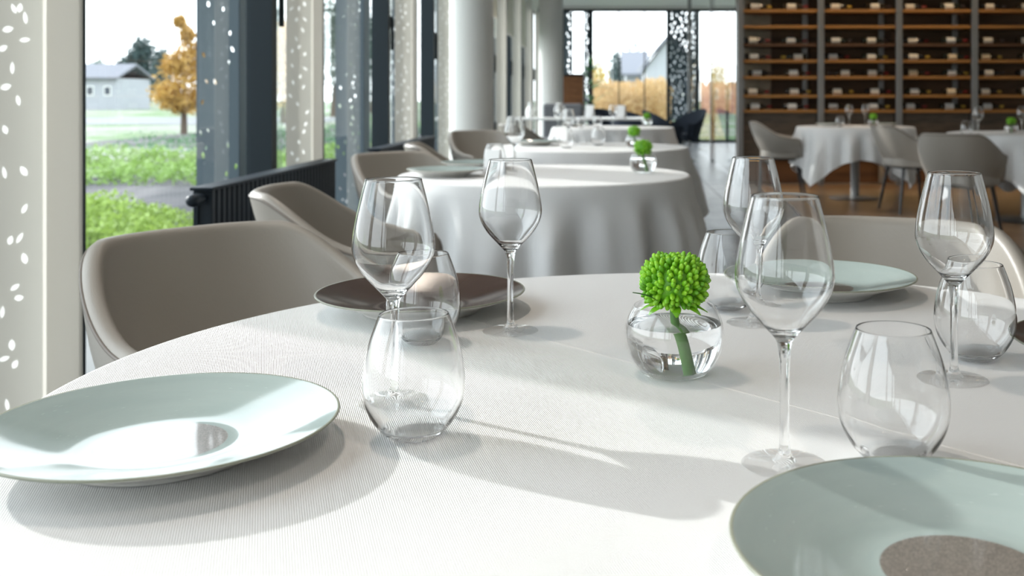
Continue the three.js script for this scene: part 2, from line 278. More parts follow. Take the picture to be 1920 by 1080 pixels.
// ---------------------------------------------------------------- far end: window wall, lounge, partition
{
  const D = DEND, w = struct('window_far'), X = (px) => xAt(px, D);
  const pane = new THREE.PlaneGeometry(4.4 - XG, 3.0); pane.translate((4.4 + XG) / 2, 1.56, -D - 0.05); mesh('pane', pane, M.pane, w);
  for (const [p0, p1] of [[1054, 1059], [1103, 1112], [1159.5, 1161.5], [1207.5, 1209.5], [1250, 1256], [1304, 1311], [1362, 1366], [1400, 1406]])
    mesh('mullion', [box(X(p0), X(p1), 0, 3.07, -D - 0.1, -D)], M.frame, w);
  mesh('head_rail', [box(XG - 0.3, 4.4, 3.02, 3.08, -D - 0.1, -D)], M.frame, w);
  mesh('sill', [box(XG - 0.3, 4.4, 0, 0.06, -D - 0.1, -D)], M.frame, w);
  const f = struct('trim_40'); f.position.set(0, 0, -D - 0.4); f.userData.label = 'dark perforated metal panels outside the far window';
  const big = mesh('perforated_sheet', perforated(X(1307) - X(1253), 3.3, 170, 501, 0.042), M.fin, f); big.position.set(X(1254), -0.1, 0);
  for (const [a, b, sd] of [[1057, 1073, 601], [1094, 1106, 602]]) { const s = mesh('perforated_sheet', perforated(X(b) - X(a), 3.3, 40, sd, 0.04), M.fin, f); s.position.set(X(a), -0.1, 0); }
  seed = 99;
  // sideboard, plant, lounge seats
  const sb = thing('sideboard', 'tall walnut sideboard with slatted front near the far window', 'cabinet', V(xAt(1067, 19.5), 0, -19.5));
  mesh('body', rbox(-0.27, 0.27, 0.06, 1.44, -0.4, 0, 0.008, 1), M.walnut, sb);
  for (let k = 0; k < 6; k++) mesh('drawer_front', rbox(-0.262, 0.262, 0.1 + k * 0.222, 0.312 + k * 0.222, 0.0, 0.016, 0.004, 1), M.walnut, sb);
  mesh('top', rbox(-0.285, 0.285, 1.44, 1.49, -0.41, 0.012, 0.006, 1), M.blackWood, sb); mesh('plinth', [box(-0.25, 0.25, 0, 0.06, -0.38, -0.03)], M.blackWood, sb);
  const pl = thing('potted_plant', 'tall green potted plant beside the walnut sideboard', 'plant', V(xAt(1108, 21), 0, -21));
  mesh('pot', lathe([[0, 0], [0.15, 0], [0.19, 0.5], [0.17, 0.5], [0.16, 0.44], [0, 0.44]], 28), M.porcelain, pl);
  for (let k = 0; k < 34; k++) { const an = rnd(0, 6.28), rr = rnd(0.05, 0.26), y = rnd(0.85, 1.85); mesh('leaf', bentLeaf(rnd(0.25, 0.4), 0.07), M.leaf2 ??= M.foliage(0.05, 0.2, 0.05), pl); const m = pl.children.at(-1); m.position.set(Math.cos(an) * rr * 0.4, y - 0.15, Math.sin(an) * rr * 0.4); m.rotation.set(0, -an, rnd(0.2, 1.0)); }
  mesh('stem', tube([V(0, 0.44, 0), V(0.02, 0.9, 0.01), V(-0.01, 1.6, 0)], 0.014, 12, 6), M.bark, pl);
}
function bentLeaf(len, wid) {
  const g = new THREE.PlaneGeometry(len, wid, 6, 2), p = g.attributes.position;
  for (let i = 0; i < p.count; i++) { const t = p.getX(i) / len + 0.5, w = Math.sin(Math.PI * (0.06 + 0.94 * t)) ; p.setXYZ(i, t * len, -0.9 * t * t * len * 0.5 - Math.abs(p.getY(i)) * 0.2, p.getY(i) * (0.15 + w)); }
  g.computeVertexNormals(); return g;
}
{ // glass partition beside the wine wall
  const g = thing('glass_partition', 'glass partition with steel posts left of the wine rack', 'partition', V(0, 0, 0));
  for (const [x, d, w] of [[xAt(1390, 12.6), 12.6, 0.07], [xAt(1336, 17.4), 17.4, 0.075], [1.74, 22.2, 0.075]]) mesh('post', rbox(x - w / 2, x + w / 2, 0, CEIL, -d - w / 2, -d + w / 2, 0.006, 1), M.steel, g);
  for (const [d0, d1, x0, x1] of [[12.64, 17.36, 1.62, 1.72], [17.44, 22.16, 1.745, 1.74]]) {
    const L = Math.hypot(d1 - d0, x1 - x0), p = new THREE.PlaneGeometry(L, CEIL - 0.06); p.rotateY(Math.PI / 2 + Math.atan2(x1 - x0, d1 - d0) * -1); p.translate((x0 + x1) / 2, CEIL / 2, -(d0 + d1) / 2); mesh('pane', p, M.pane, g);
  }
}

// ---------------------------------------------------------------- wine wall
{
  const X = (px) => xAt(px, DR), Y = (py) => yAt(py, DR), posts = [1387, 1538, 1684, 1825, 1968];
  const rack = thing('wine_rack', 'wall of oak wine shelves between steel posts', 'rack', V(0, 0, -DR));
  posts.forEach((p, i) => { mesh('post', rbox(X(p) - 0.035, X(p) + 0.035, 0, CEIL, 0.0, 0.07, 0.006, 1), M.steel, rack); if (i) mesh('rear_post', rbox(X(p) - 0.16, X(p) - 0.1, 0, CEIL, -0.3, -0.26, 0.005, 1), M.steel, rack); });
  mesh('back_panel', [box(X(1387), X(1968), 0, CEIL, -0.395, -0.36)], M.rackDark, rack);
  mesh('stone_panel', rbox(X(1400), X(1454), Y(220), CEIL, -0.36, -0.345, 0.004, 1), M.rackStone ??= S({ map: woodTex(140, 126, 108, 30), roughness: 0.6 }), rack);
  for (let b = 0; b < 4; b++) mesh('base_cabinet', rbox(X(posts[b]) + 0.04, X(posts[b + 1]) - 0.04, 0.34, Y(209), -0.34, -0.02, 0.005, 1), M.rackPanel, rack);
  const shelfY = [205, 177, 142, 111.5, 81, 47, 17, -14, -45];
  const bottleBody = (() => { const g = lathe([[0, 0], [0.036, 0], [0.038, 0.006], [0.038, 0.185], [0.03, 0.215], [0.015, 0.235], [0.0145, 0.3], [0, 0.3]], 16); g.rotateZ(-Math.PI / 2); g.translate(-0.15, 0, 0); return g; })();
  const bottleFoil = (() => { const g = lathe([[0.0152, 0.252], [0.0155, 0.302], [0, 0.303]], 12); g.rotateZ(-Math.PI / 2); g.translate(-0.15, 0, 0); return g; })();
  const bottleLabel = (() => { const g = lathe([[0.0384, 0.05], [0.0384, 0.155]], 16); g.rotateZ(-Math.PI / 2); g.translate(-0.15, 0, 0); return g; })();
  const rows = ['lowest', 'second', 'third', 'fourth', 'fifth', 'sixth', 'seventh', 'eighth'], bays = ['first', 'second', 'third', 'fourth'];
  for (let b = 0; b < 4; b++) shelfY.forEach((py, s) => {
    const x0 = X(posts[b]) + 0.036, x1 = X(posts[b + 1]) - 0.036, y = Y(py);
    mesh('shelf', rbox(x0, x1, y - 0.04, y - 0.005, -0.34, 0.02, 0.004, 1), s === 3 || s === 1 || s === 0 || s > 4 || s === 2 ? M.rackOak : M.rackDark, rack);
    if (s === 5 || s > 7) return;
    const xs = [x0 + 0.2, x0 + 0.66];
    xs.forEach((x, n) => {
      if (b === 3 && n === 1 && s < 1) return;
      const flip = rnd() < 0.1, bt = thing('wine_bottle', `dark wine bottle, ${rows[s]} shelf up, ${bays[b]} bay from the partition, ${n ? 'farther from' : 'nearer'} it`, 'bottle', V(x + rnd(-0.03, 0.03), y + 0.0335, -DR - 0.06 + rnd(-0.03, 0.02)), flip ? Math.PI : 0, 'wine bottles on the rack');
      const k = Math.floor(rnd(0, 3)); mesh('body', bottleBody, M.bottle[k], bt); mesh('label', bottleLabel, M.paper[Math.floor(rnd(0, 2.4))], bt); mesh('foil', bottleFoil, M.foil[Math.floor(rnd(0, 3))], bt);
    });
  });
  const led = thing('led_strip', 'warm glowing strip light under the wine rack cabinets', 'light', V(0, 0, -DR));
  mesh('light_strip', [box(X(1400), X(1950), 0.30, 0.315, -0.1, -0.08)], M.led, led);
  mesh('housing', [box(X(1400), X(1950), 0.316, 0.339, -0.13, -0.06)], M.steel, led);
  const l = new THREE.RectAreaLight(new THREE.Color(1, 0.62, 0.28), 14, X(1950) - X(1400), 0.03); l.position.set((X(1400) + X(1950)) / 2, 0.29, -DR - 0.09); l.rotation.x = -Math.PI / 2; scene.add(l);
}

// ---------------------------------------------------------------- chairs
function tubChair() {
  const root = new THREE.Group(), NU = 72, NV = 16, t = 0.036, w = 0.285, dpt = 0.27, phiM = 2.28, nn = 2.7;
  const plan = (phi, sc) => { const s = Math.sin(phi), c = -Math.cos(phi); return [w * sc * Math.sign(s) * Math.pow(Math.abs(s), 2 / nn), dpt * sc * Math.sign(c) * Math.pow(Math.abs(c), 2 / nn) * (c > 0 ? 0.9 : 1)]; };
  const H = (a) => { const s = Math.abs(a); return 0.625 + 0.162 * (1 - sm(0.26, 0.78, s)) - 0.02 * sm(0.8, 1, s) - 0.17 * Math.pow(sm(0.9, 1.0, s), 2); };
  const mid = (a, v) => {
    const phi = a * phiM, sc = 0.7 + 0.3 * Math.pow(Math.sin(Math.min(1, v * 1.0) * Math.PI / 2), 0.75), [x, z] = plan(phi, sc), y = 0.435 + (H(a) - 0.435) * v;
    const lean = 0.075 * Math.max(0, y - 0.5) / 0.32; const e = 1e-3, [x1, z1] = plan(phi + e, sc), [x0, z0] = plan(phi - e, sc), tx = x1 - x0, tz = z1 - z0, l = Math.hypot(tx, tz) || 1;
    const n = V(-tz / l, 0, tx / l); const p = V(x, y, z); if (n.x * x + n.z * z < 0) n.negate();
    return [p.add(V(0, 0, -lean * Math.max(0, Math.cos(phi)))), n];
  };
  const grid = (fn, nu, nv, flip) => {
    const pos = [], uv = [], idx = [];
    for (let i = 0; i <= nu; i++) for (let j = 0; j <= nv; j++) { const p = fn(i / nu, j / nv); pos.push(p.x, p.y, p.z); uv.push(i / nu * 1.6, j / nv * 0.5); }
    for (let i = 0; i < nu; i++) for (let j = 0; j < nv; j++) { const q = i * (nv + 1) + j, r = q + nv + 1; flip ? idx.push(q, q + 1, r, r, q + 1, r + 1) : idx.push(q, r, q + 1, r, r + 1, q + 1); }
    const g = new THREE.BufferGeometry(); g.setAttribute('position', new THREE.Float32BufferAttribute(pos, 3)); g.setAttribute('uv', new THREE.Float32BufferAttribute(uv, 2)); g.setIndex(idx); g.computeVertexNormals(); return g;
  };
  const RV = 22;
  const side = (sgn, ang0) => (u, q) => { // v runs up the face, then round half of the rim
    const a = u * 2 - 1, vv = q * (RV / 16);
    if (vv <= 1) { const [p, n] = mid(a, vv); return p.addScaledVector(n, sgn * t / 2); }
    const b = (vv - 1) / (RV / 16 - 1) * (sgn > 0 ? 0.06 : 0.94) * Math.PI, [p, n] = mid(a, 1); return p.addScaledVector(n, sgn * Math.cos(b) * t / 2).add(V(0, Math.sin(b) * t / 2, 0));
  };
  mesh('outer_shell', [grid(side(1), NU, RV, true), (() => { // underside
    const pts = []; for (let i = 0; i <= 36; i++) { const [p, n] = mid(i / 18 - 1, 0); pts.push(p.addScaledVector(n, t / 2)); }
    const pos = [], uv = []; for (let i = 0; i < 36; i++) { pos.push(0, 0.425, 0, ...pts[i], ...pts[i + 1]); uv.push(0, 0, 0, 0, 0, 0); } pos.push(0, 0.425, 0, ...pts[36], ...pts[0]); uv.push(0, 0, 0, 0, 0, 0);
    const g = new THREE.BufferGeometry(); g.setAttribute('position', new THREE.Float32BufferAttribute(pos, 3)); g.setAttribute('uv', new THREE.Float32BufferAttribute(uv, 2)); g.computeVertexNormals(); return g;
  })()], M.leather, root);
  mesh('inner_padding', grid(side(-1), NU, RV, false), M.leather, root);
  const rim = []; for (let i = 0; i <= 60; i++) { const [p, n] = mid(i / 30 - 1, 1); rim.push(p.addScaledVector(n, t / 2 * 0.985).add(V(0, 0.003, 0))); }
  for (const sa of [-0.6, 0.6]) { const sp = []; for (let k = 0; k <= 12; k++) { const [p, n] = mid(sa + Math.sign(sa) * 0.07 * Math.sin(k / 12 * 2.6), 0.3 + 0.62 * k / 12); sp.push(p.addScaledVector(n, -t / 2)); } mesh('seam', tube(sp, 0.0011, 24, 5), M.piping, root); }
  mesh('piping', tube(rim, 0.0035, 120, 6), M.piping, root);
  { const s = new THREE.Shape(); for (let i = 0; i <= 40; i++) { const [x, z] = plan(i / 40 * Math.PI * 2, 0.83); i ? s.lineTo(x, -z) : s.moveTo(x, -z); }
    const g = new THREE.ExtrudeGeometry(s, { depth: 0.05, bevelEnabled: true, bevelSize: 0.015, bevelThickness: 0.015, bevelSegments: 3, curveSegments: 8 }); g.rotateX(-Math.PI / 2); g.translate(0, 0.44, 0); mesh('seat_cushion', g, M.leather, root); }
  mesh('base_frame', [box(-0.19, 0.19, 0.405, 0.428, -0.17, -0.14), box(-0.19, 0.19, 0.405, 0.428, 0.14, 0.17), box(-0.19, -0.16, 0.405, 0.428, -0.14, 0.14), box(0.16, 0.19, 0.405, 0.428, -0.14, 0.14)], M.blackWood, root);
  for (const [sx, sz] of [[-1, -1], [1, -1], [-1, 1], [1, 1]]) { const g = new THREE.CylinderGeometry(0.017, 0.011, 0.412, 10), p = g.attributes.position; for (let i = 0; i < p.count; i++) { const k = (0.206 - p.getY(i)) / 0.412; p.setX(i, p.getX(i) + sx * (0.165 + 0.065 * k)); p.setZ(i, p.getZ(i) + sz * (0.15 + 0.065 * k)); p.setY(i, p.getY(i) + 0.206); } g.computeVertexNormals(); mesh('leg', g, M.blackWood, root); }
  return root;
}
const chairProto = tubChair();
// place a chair by where the top of its back stands and by the point it faces
function chair(bx, bd, fx, fd, label) {
  const dx = fx - bx, dz = -(fd - bd), l = Math.hypot(dx, dz), c = chairProto.clone();
  c.name = numbered('tub_chair'); c.position.set(bx + dx / l * 0.3, 0, -bd + dz / l * 0.3); c.rotation.y = Math.atan2(dx, dz); scene.add(c);
  return tag(c, label, 'chair', 'taupe leather tub chairs');
}
chair(-0.84, 2.10, 0.15, 1.35, 'taupe leather tub chair at the near table beside the leaf-patterned pier');
chair(0.62, 2.26, 0.2, 1.17, 'taupe leather tub chair at the near table across from the window');
chair(-0.98, 3.06, 0.2, 3.16, 'pale backed tub chair at the second table in front of the near radiator');
chair(-1.05, 4.95, -0.26, 4.3, 'taupe tub chair on the window side of the second table, facing it');
chair(-1.1, 5.9, 0.2, 6.1, 'tub chair seen from its pale back between second and third table');
chair(-1.05, 8.1, -0.1, 6.9, 'taupe tub chair in front of the thick round column');
chair(-0.95, 9.9, 0.2, 10.6, 'tub chair at the fourth table beside the far radiator');
chair(1.55, 11.0, 2.6, 10.9, 'pale shelled tub chair beside the glass partition at the wine wall table');
chair(2.52, 9.62, 3.6, 9.8, 'pale shelled tub chair pushed against the square draped cloth');
chair(2.45, 7.45, 3.5, 8.9, 'broad grey-backed tub chair with its back to the near tables');

// ---------------------------------------------------------------- tables
function cloth(r, half, folds, rot, seedN) {
  seed = seedN; const ph = [rnd(0, 6), rnd(0, 6), rnd(0, 6)], NA = 160, rings = 8, drop = 18, pos = [], uv = [], idx = [];
  const rowsN = rings + 5 + drop;
  for (let j = 0; j <= rowsN; j++) for (let i = 0; i <= NA; i++) {
    const a = i / NA * Math.PI * 2, q = a + rot, L = half / Math.pow(Math.pow(Math.abs(Math.cos(q)), 9) + Math.pow(Math.abs(Math.sin(q)), 9), 1 / 9), hang = Math.max(0.12, L - r);
    const corner = (L / half - 1) / 0.35; let rr, y, s;
    if (j <= rings) { s = (r - 0.012) * j / rings; rr = s; y = 0; }
    else if (j <= rings + 5) { const b = (j - rings) / 5 * Math.PI / 2; rr = r - 0.012 + 0.012 * Math.sin(b); y = -0.012 * (1 - Math.cos(b)); s = r - 0.012 + 0.019 * (j - rings) / 5; }
    else { const t = (j - rings - 5) / drop, f = Math.sin(a * folds + ph[0] + 1.1 * Math.sin(a * 3 + ph[1])) * 0.6 + 0.4 * Math.sin(a * (folds * 2 - 3) + ph[2]); const k = sm(0, 0.5, t);
      rr = r + 0.004 + k * (0.012 + 0.02 * f + 0.05 * t * f) + t * (0.035 + 0.06 * corner); y = -0.012 - t * (hang - 0.012); s = r + t * hang; }
    pos.push(rr * Math.cos(a), y, rr * Math.sin(a)); uv.push(s * Math.cos(a), s * Math.sin(a));
  }
  for (let j = 0; j < rowsN; j++) for (let i = 0; i < NA; i++) { const q = j * (NA + 1) + i, p = q + NA + 1; idx.push(q, q + 1, p, q + 1, p + 1, p); }
  const g = new THREE.BufferGeometry(); g.setAttribute('position', new THREE.Float32BufferAttribute(pos, 3)); g.setAttribute('uv', new THREE.Float32BufferAttribute(uv, 2)); g.setIndex(idx); g.computeVertexNormals(); return g;
}
function table(x, d, r, half, rot, sd, label, clothLabel) {
  const t = thing('round_table', label, 'table', V(x, 0, -d));
  mesh('tabletop', lathe([[0, 0.715], [r - 0.03, 0.715], [r - 0.018, 0.722], [r - 0.018, 0.738], [r - 0.03, 0.745], [0, 0.745]], 64), M.rackDark, t);
  mesh('column', lathe([[0.045, 0.02], [0.045, 0.7], [0.12, 0.712], [0.12, 0.715]], 24), M.steel, t);
  mesh('foot_plate', lathe([[0, 0.0], [0.27, 0.0], [0.27, 0.012], [0.06, 0.022], [0, 0.022]], 40), M.steel, t);
  const c = mesh('tablecloth', cloth(r, half, 13, rot, sd), M.linen); c.position.set(x, TOP, -d); tag(c, clothLabel, 'tablecloth', 'white tablecloths');
}
table(0.12, 1.17, 0.735, 1.02, 0.3, 11, 'round table under the cloth with celadon plates', 'white ribbed cloth on the near table with the celadon plates');
{ // pressed fold lines of the near cloth
  const c = scene.getObjectByName('tablecloth'), fold = (x, d, ang, len) => {
    const s = new THREE.Shape(); s.moveTo(-0.004, -0.0002); s.quadraticCurveTo(-0.001, 0.0001, 0, 0.0003); s.quadraticCurveTo(0.001, 0.0001, 0.004, -0.0002); s.closePath();
    const g = new THREE.ExtrudeGeometry(s, { depth: len, bevelEnabled: false, curveSegments: 4 }); g.translate(0, 0, -len / 2); g.rotateY(ang); g.translate(x - 0.12, 0, 1.17 - d); mesh('fold_line', g, M.linenPlain, c);
  };
  fold(0.08, 1.2, Math.atan2(0.323, 0.342), 1.35);
}
table(-0.26, 4.3, 0.6, 0.92, 0.55, 22, 'round table under the second cloth from the near table', 'white cloth hanging in folds on the second table');
table(-0.12, 6.6, 0.63, 0.94, 0.5, 33, 'round table under the third cloth along the windows', 'white cloth on the third table along the windows');
table(0.05, 10.75, 0.63, 0.94, 0.5, 44, 'round table under the fourth cloth along the windows', 'white cloth on the fourth table, before the dark lounge seats');
table(2.6, 10.95, 0.61, 0.93, -0.12, 55, 'round table in front of the wine rack', 'white cloth with long hanging corners before the wine rack');
table(3.62, 9.0, 0.66, 0.95, 0.6, 66, 'round table right of the wine wall table', 'white cloth on the table behind the broad grey-backed chair');

// ---------------------------------------------------------------- tableware
function plateGroup(inner, centre) {
  const root = new THREE.Group();
  const up = spline([[0.055, 0.0085], [0.066, 0.0088], [0.082, 0.0115], [0.11, 0.0185], [0.14, 0.0268], [0.1525, 0.0305]], 26);
  mesh('dish', lathe(up, 96), inner, root);
  mesh('rim', lathe([[0.1525, 0.0305], [0.1545, 0.0308], [0.1553, 0.0298], [0.1545, 0.0285]], 96), M.celadonRim, root);
  mesh('underside', lathe(spline([[0.1545, 0.0285], [0.14, 0.0232], [0.115, 0.0155], [0.092, 0.006], [0.086, 0.0002]], 22).concat([[0.082, 0.0002], [0.08, 0.003], [0, 0.003]]), 96), M.cream, root);
  { const g = lathe([[0, 0.0085], [0.03, 0.0084], [0.055, 0.0085]].reverse(), 64); const p = g.attributes.position, u = g.attributes.uv; for (let i = 0; i < p.count; i++) u.setXY(i, p.getX(i) * 2.2, p.getZ(i) * 2.2); mesh('centre', g, centre, root); }
  return root;
}
const plateCeladon = plateGroup(M.celadon, M.speckle), plateBrown = plateGroup(M.brownGlaze, M.brownGlaze);
function put(proto, name, label, category, pos, turn, group) { const c = proto.clone(); c.name = numbered(name); c.position.copy(pos); c.rotation.y = turn ?? 0; scene.add(c); return tag(c, label, category, group); }
const onTable = (x, d) => V(x, TOP + 0.0006, -d);
put(plateCeladon, 'dinner_plate', 'celadon plate in full sun beside the front tumbler, sky mirrored in it', 'plate', onTable(-0.402, 0.94), 0.4);
put(plateCeladon, 'dinner_plate', 'celadon plate with brown speckled centre before the sunlit wine glass', 'plate', onTable(0.236, 0.686), 2);
put(plateBrown, 'dinner_plate', 'dark brown glazed plate in front of the taupe chair', 'plate', onTable(-0.28, 1.56), 1);
put(plateCeladon, 'dinner_plate', 'celadon plate in front of the chair across from the window', 'plate', onTable(0.345, 1.70), 3);
put(plateBrown, 'dinner_plate', 'plate cut by the edge beside the clear tumbler', 'plate', onTable(0.643, 1.235), 0);

function lathedShell(prof, wall, bottom, n) { // outer wall, rounded rim, inner wall down to the axis; with base and stem below it closes into one solid of glass
  const out = spline(prof, n), top = out.at(-1);
  const inn = out.filter(([, y]) => y > bottom + 0.004).map(([r, y]) => [Math.max(r - wall * (1 + 1.5 * (1 - sm(bottom, bottom + 0.035, y))), 0), y]).reverse(), low = inn.at(-1);
  return out.concat([[top[0] - wall * 0.2, top[1] + wall * 0.4], [top[0] - wall * 0.8, top[1] + wall * 0.4]], inn, spline([low, [low[0] * 0.72, bottom + 0.0018], [low[0] * 0.35, bottom + 0.0003], [0, bottom]], 8).slice(1));
}
function wineGlass(seg = 80) {
  const root = new THREE.Group();
  const bowl = [[0.0085, 0.1105], [0.0125, 0.115], [0.0214, 0.1245], [0.0316, 0.136], [0.0388, 0.148], [0.0425, 0.159], [0.0427, 0.1705], [0.040, 0.189], [0.0367, 0.2045], [0.033, 0.22], [0.0292, 0.2345]];
  mesh('bowl', lathe(lathedShell(bowl, 0.0011, 0.1175, 44), seg), M.glassSolid, root);
  mesh('stem', lathe(spline([[0.0108, 0.0044], [0.0075, 0.0078], [0.0052, 0.013], [0.0043, 0.022], [0.0041, 0.05], [0.0043, 0.08], [0.0052, 0.098], [0.0068, 0.1072], [0.0085, 0.1105]], 34), seg), M.glassSolid, root);
  mesh('foot', lathe([[0, 0.0009], [0.03, 0.0003], [0.037, 0.0003], [0.0383, 0.0011], [0.037, 0.0018], [0.022, 0.0028], [0.0108, 0.0044]], seg), M.glass, root);
  return root;
}
function tumbler(seg = 80) {
  const root = new THREE.Group();
  const prof = [[0.0225, 0.0012], [0.0295, 0.0065], [0.038, 0.0165], [0.0452, 0.031], [0.0482, 0.048], [0.0470, 0.066], [0.0428, 0.087], [0.0372, 0.104], [0.0325, 0.116]];
  mesh('wall', lathe(lathedShell(prof, 0.0012, 0.0048, 40), seg), M.glassSolid, root);
  mesh('base', lathe([[0, 0.0012], [0.017, 0.0004], [0.0205, 0.0003], [0.0225, 0.0012]], seg), M.glass, root);
  return root;
}
const wgProto = wineGlass(), tbProto = tumbler(), wgFar = wineGlass(32), tbFar = tumbler(32);
const pix = (px, py) => { const p = at(px, py); p.y += 0.0006; return p; };
put(wgProto, 'wine_glass', 'wine glass standing in sun behind the front tumbler', 'wine glass', pix(738, 757));
put(wgProto, 'wine_glass', 'wine glass beside the dark brown plate', 'wine glass', pix(957, 622));
put(wgProto, 'wine_glass', 'large wine glass between flower vase and speckled plate', 'wine glass', pix(1471, 873));
put(wgProto, 'wine_glass', 'wine glass before the tumbler at the plate cut by the edge', 'wine glass', pix(1789, 713));
put(wgProto, 'wine_glass', 'wine glass behind the flower vase beside the far celadon plate', 'wine glass', pix(1412, 607));
put(tbProto, 'tumbler', 'stemless tumbler in sun beside the sky-mirroring plate', 'tumbler', pix(776, 820));
put(tbProto, 'tumbler', 'stemless tumbler in front of the dark brown plate', 'tumbler', pix(794, 643));
put(tbProto, 'tumbler', 'stemless tumbler behind the brown speckled plate', 'tumbler', pix(1675, 865));
put(tbProto, 'tumbler', 'stemless tumbler behind the wine glass at the plate cut by the edge', 'tumbler', pix(1828, 674));
put(tbProto, 'tumbler', 'stemless tumbler directly behind the green flower', 'tumbler', pix(1365, 580));

// flower in a round vase
const vaseProto = (() => {
  const root = new THREE.Group();
  const R = 0.0577, c = 0.0455, prof = []; for (let k = 0; k <= 30; k++) { const y = 0.0012 + k / 30 * 0.0775; prof.push([Math.sqrt(Math.max(0, R * R - (y - c) ** 2)), y]); }
  mesh('bowl', lathe([[0, 0.0003], [0.03, 0.0003]].concat(prof, [[prof.at(-1)[0] - 0.001, 0.0796]], prof.slice(2).reverse().map(([r, y]) => [r - 0.0022, y]), [[0, 0.0055]]), 72), M.glass, root);
  const lev = 0.059, wp = prof.filter(([, y]) => y > 0.005 && y < lev).map(([r, y]) => [r - 0.0026, y]);
  mesh('water', lathe([[0, 0.0058]].concat(wp, [[wp.at(-1)[0], lev], [0, lev - 0.0008]]), 64), M.water, root);
  return root;
})();
function bloom(np) {
  const root = new THREE.Group(); seed = 31;
  mesh('stem', tube([V(0.013, 0.009, 0.004), V(0.008, 0.035, 0.002), V(0.001, 0.06, 0), V(0, 0.088, 0)], 0.0052, 20, 10), M.stem, root);
  mesh('flower_core', (() => { const g = new THREE.SphereGeometry(0.0335, 28, 20); g.scale(1, 0.86, 1); g.translate(0, 0.1055, 0); return g; })(), M.petal[2], root);
  const pg = (() => { const g = lathe(spline([[0, -0.003], [0.0022, 0], [0.0029, 0.004], [0.0028, 0.007], [0.0014, 0.0095], [0, 0.0102]], 9), 7); return g; })();
  for (let k = 0; k < np; k++) {
    const y = 1 - (k + 0.5) / np * 1.78, ph = k * 2.39996 + rnd(-0.12, 0.12), r = Math.sqrt(Math.max(0, 1 - y * y));
    const n = V(r * Math.cos(ph), y, r * Math.sin(ph)), m = mesh('petal', pg, M.petal[k % 7 === 0 ? 2 : k % 2], root);
    m.position.set(n.x * 0.032, 0.1055 + n.y * 0.0275, n.z * 0.032);
    const dir = n.clone(); dir.y += y < -0.3 ? -0.1 : 0.45; dir.normalize(); m.quaternion.setFromUnitVectors(V(0, 1, 0), dir); m.scale.set(1.05, rnd(0.85, 1.2) * (y > 0.85 ? 0.6 : 1), 1.05);
  }
  for (let k = 0; k < 9; k++) { const a = k / 9 * 6.283 + rnd(-0.2, 0.2), m = mesh('sepal', bentLeaf(0.026, 0.011), M.petal[0], root); m.position.set(Math.cos(a) * 0.012, 0.0815, Math.sin(a) * 0.012); m.rotation.set(0, -a, 0.12); }
  const lf = mesh('leaf', bentLeaf(0.036, 0.012), M.leaf, root); lf.position.set(-0.022, 0.083, 0.012); lf.rotation.set(0, Math.PI * 0.92, 0.85);
  return root;
}
const bloomProto = bloom(290);
const vases = [[1264, 701, 'near table', 'white ribbed cloth'], [1206, 324, 'second table', ''], [1189, 278, 'third table', ''], [1213, 236, 'fourth table', '']];
for (const [px, py, which] of vases) {
  put(vaseProto, 'flower_vase', `round glass vase of water on the ${which}`, 'vase', pix(px, py));
  const f = put(which === 'near table' ? bloomProto : (vases.small ??= bloom(90)), 'chrysanthemum', `green pompon chrysanthemum in the vase on the ${which}`, 'flower', pix(px, py), 0.5); f.position.y += 0.0005;
}
const hgt = 0.0006;
for (const [x, d, which] of [[2.78, 10.9, 'wine wall table'], [3.47, 8.95, 'table behind the broad grey-backed chair']]) {
  put(vaseProto, 'flower_vase', `round glass vase of water on the ${which}`, 'vase', onTable(x, d));
  const f = put(vases.small, 'chrysanthemum', `green pompon chrysanthemum in the vase on the ${which}`, 'flower', onTable(x, d), 1.2); f.position.y += 0.0005;
}
// settings on the other tables
const far = (proto, name, cat, list) => list.forEach(([px, d, label]) => put(proto, name, label, cat, onTable(xAt(px, d), d)));
far(plateCeladon, 'dinner_plate', 'plate', [[835, 4.18, 'celadon plate at the sunlit edge of the second table'], [892, 4.62, 'celadon plate before the facing tub chair on the second table'], [1003, 6.78, 'celadon plate on the window side of the third table'], [1078, 10.9, 'celadon plate on the fourth table'], [1555, 11.15, 'celadon plate on the wine wall table'], [1655, 11.2, 'celadon plate beside the vase on the wine wall table']]);
far(wgFar, 'wine_glass', 'wine glass', [[965, 4.45, 'wine glass on the second table'], [1066, 6.85, 'wine glass on the third table'], [1046, 10.5, 'wine glass next to the plate on the fourth table'], [1149, 10.7, 'wine glass in the middle of the fourth table'], [1592, 11.05, 'wine glass on the wine wall table left of its vase'], [1622, 11.25, 'wine glass behind the vase on the wine wall table'], [1834, 8.65, 'wine glass on the table behind the broad grey-backed chair'], [1916, 8.95, 'wine glass right of the vase behind the broad chair']]);
far(tbFar, 'tumbler', 'tumbler', [[928, 4.45, 'tumbler next to the wine glass on the second table'], [1062, 6.4, 'tumbler in the middle of the third table'], [1122, 6.75, 'tumbler near the vases on the third table'], [1090, 10.5, 'tumbler beside the plate on the fourth table'], [1120, 10.65, 'tumbler between the wine glasses on the fourth table'], [1575, 10.85, 'tumbler at the plate on the wine wall table'], [1812, 8.55, 'tumbler on the table behind the broad grey-backed chair']]);
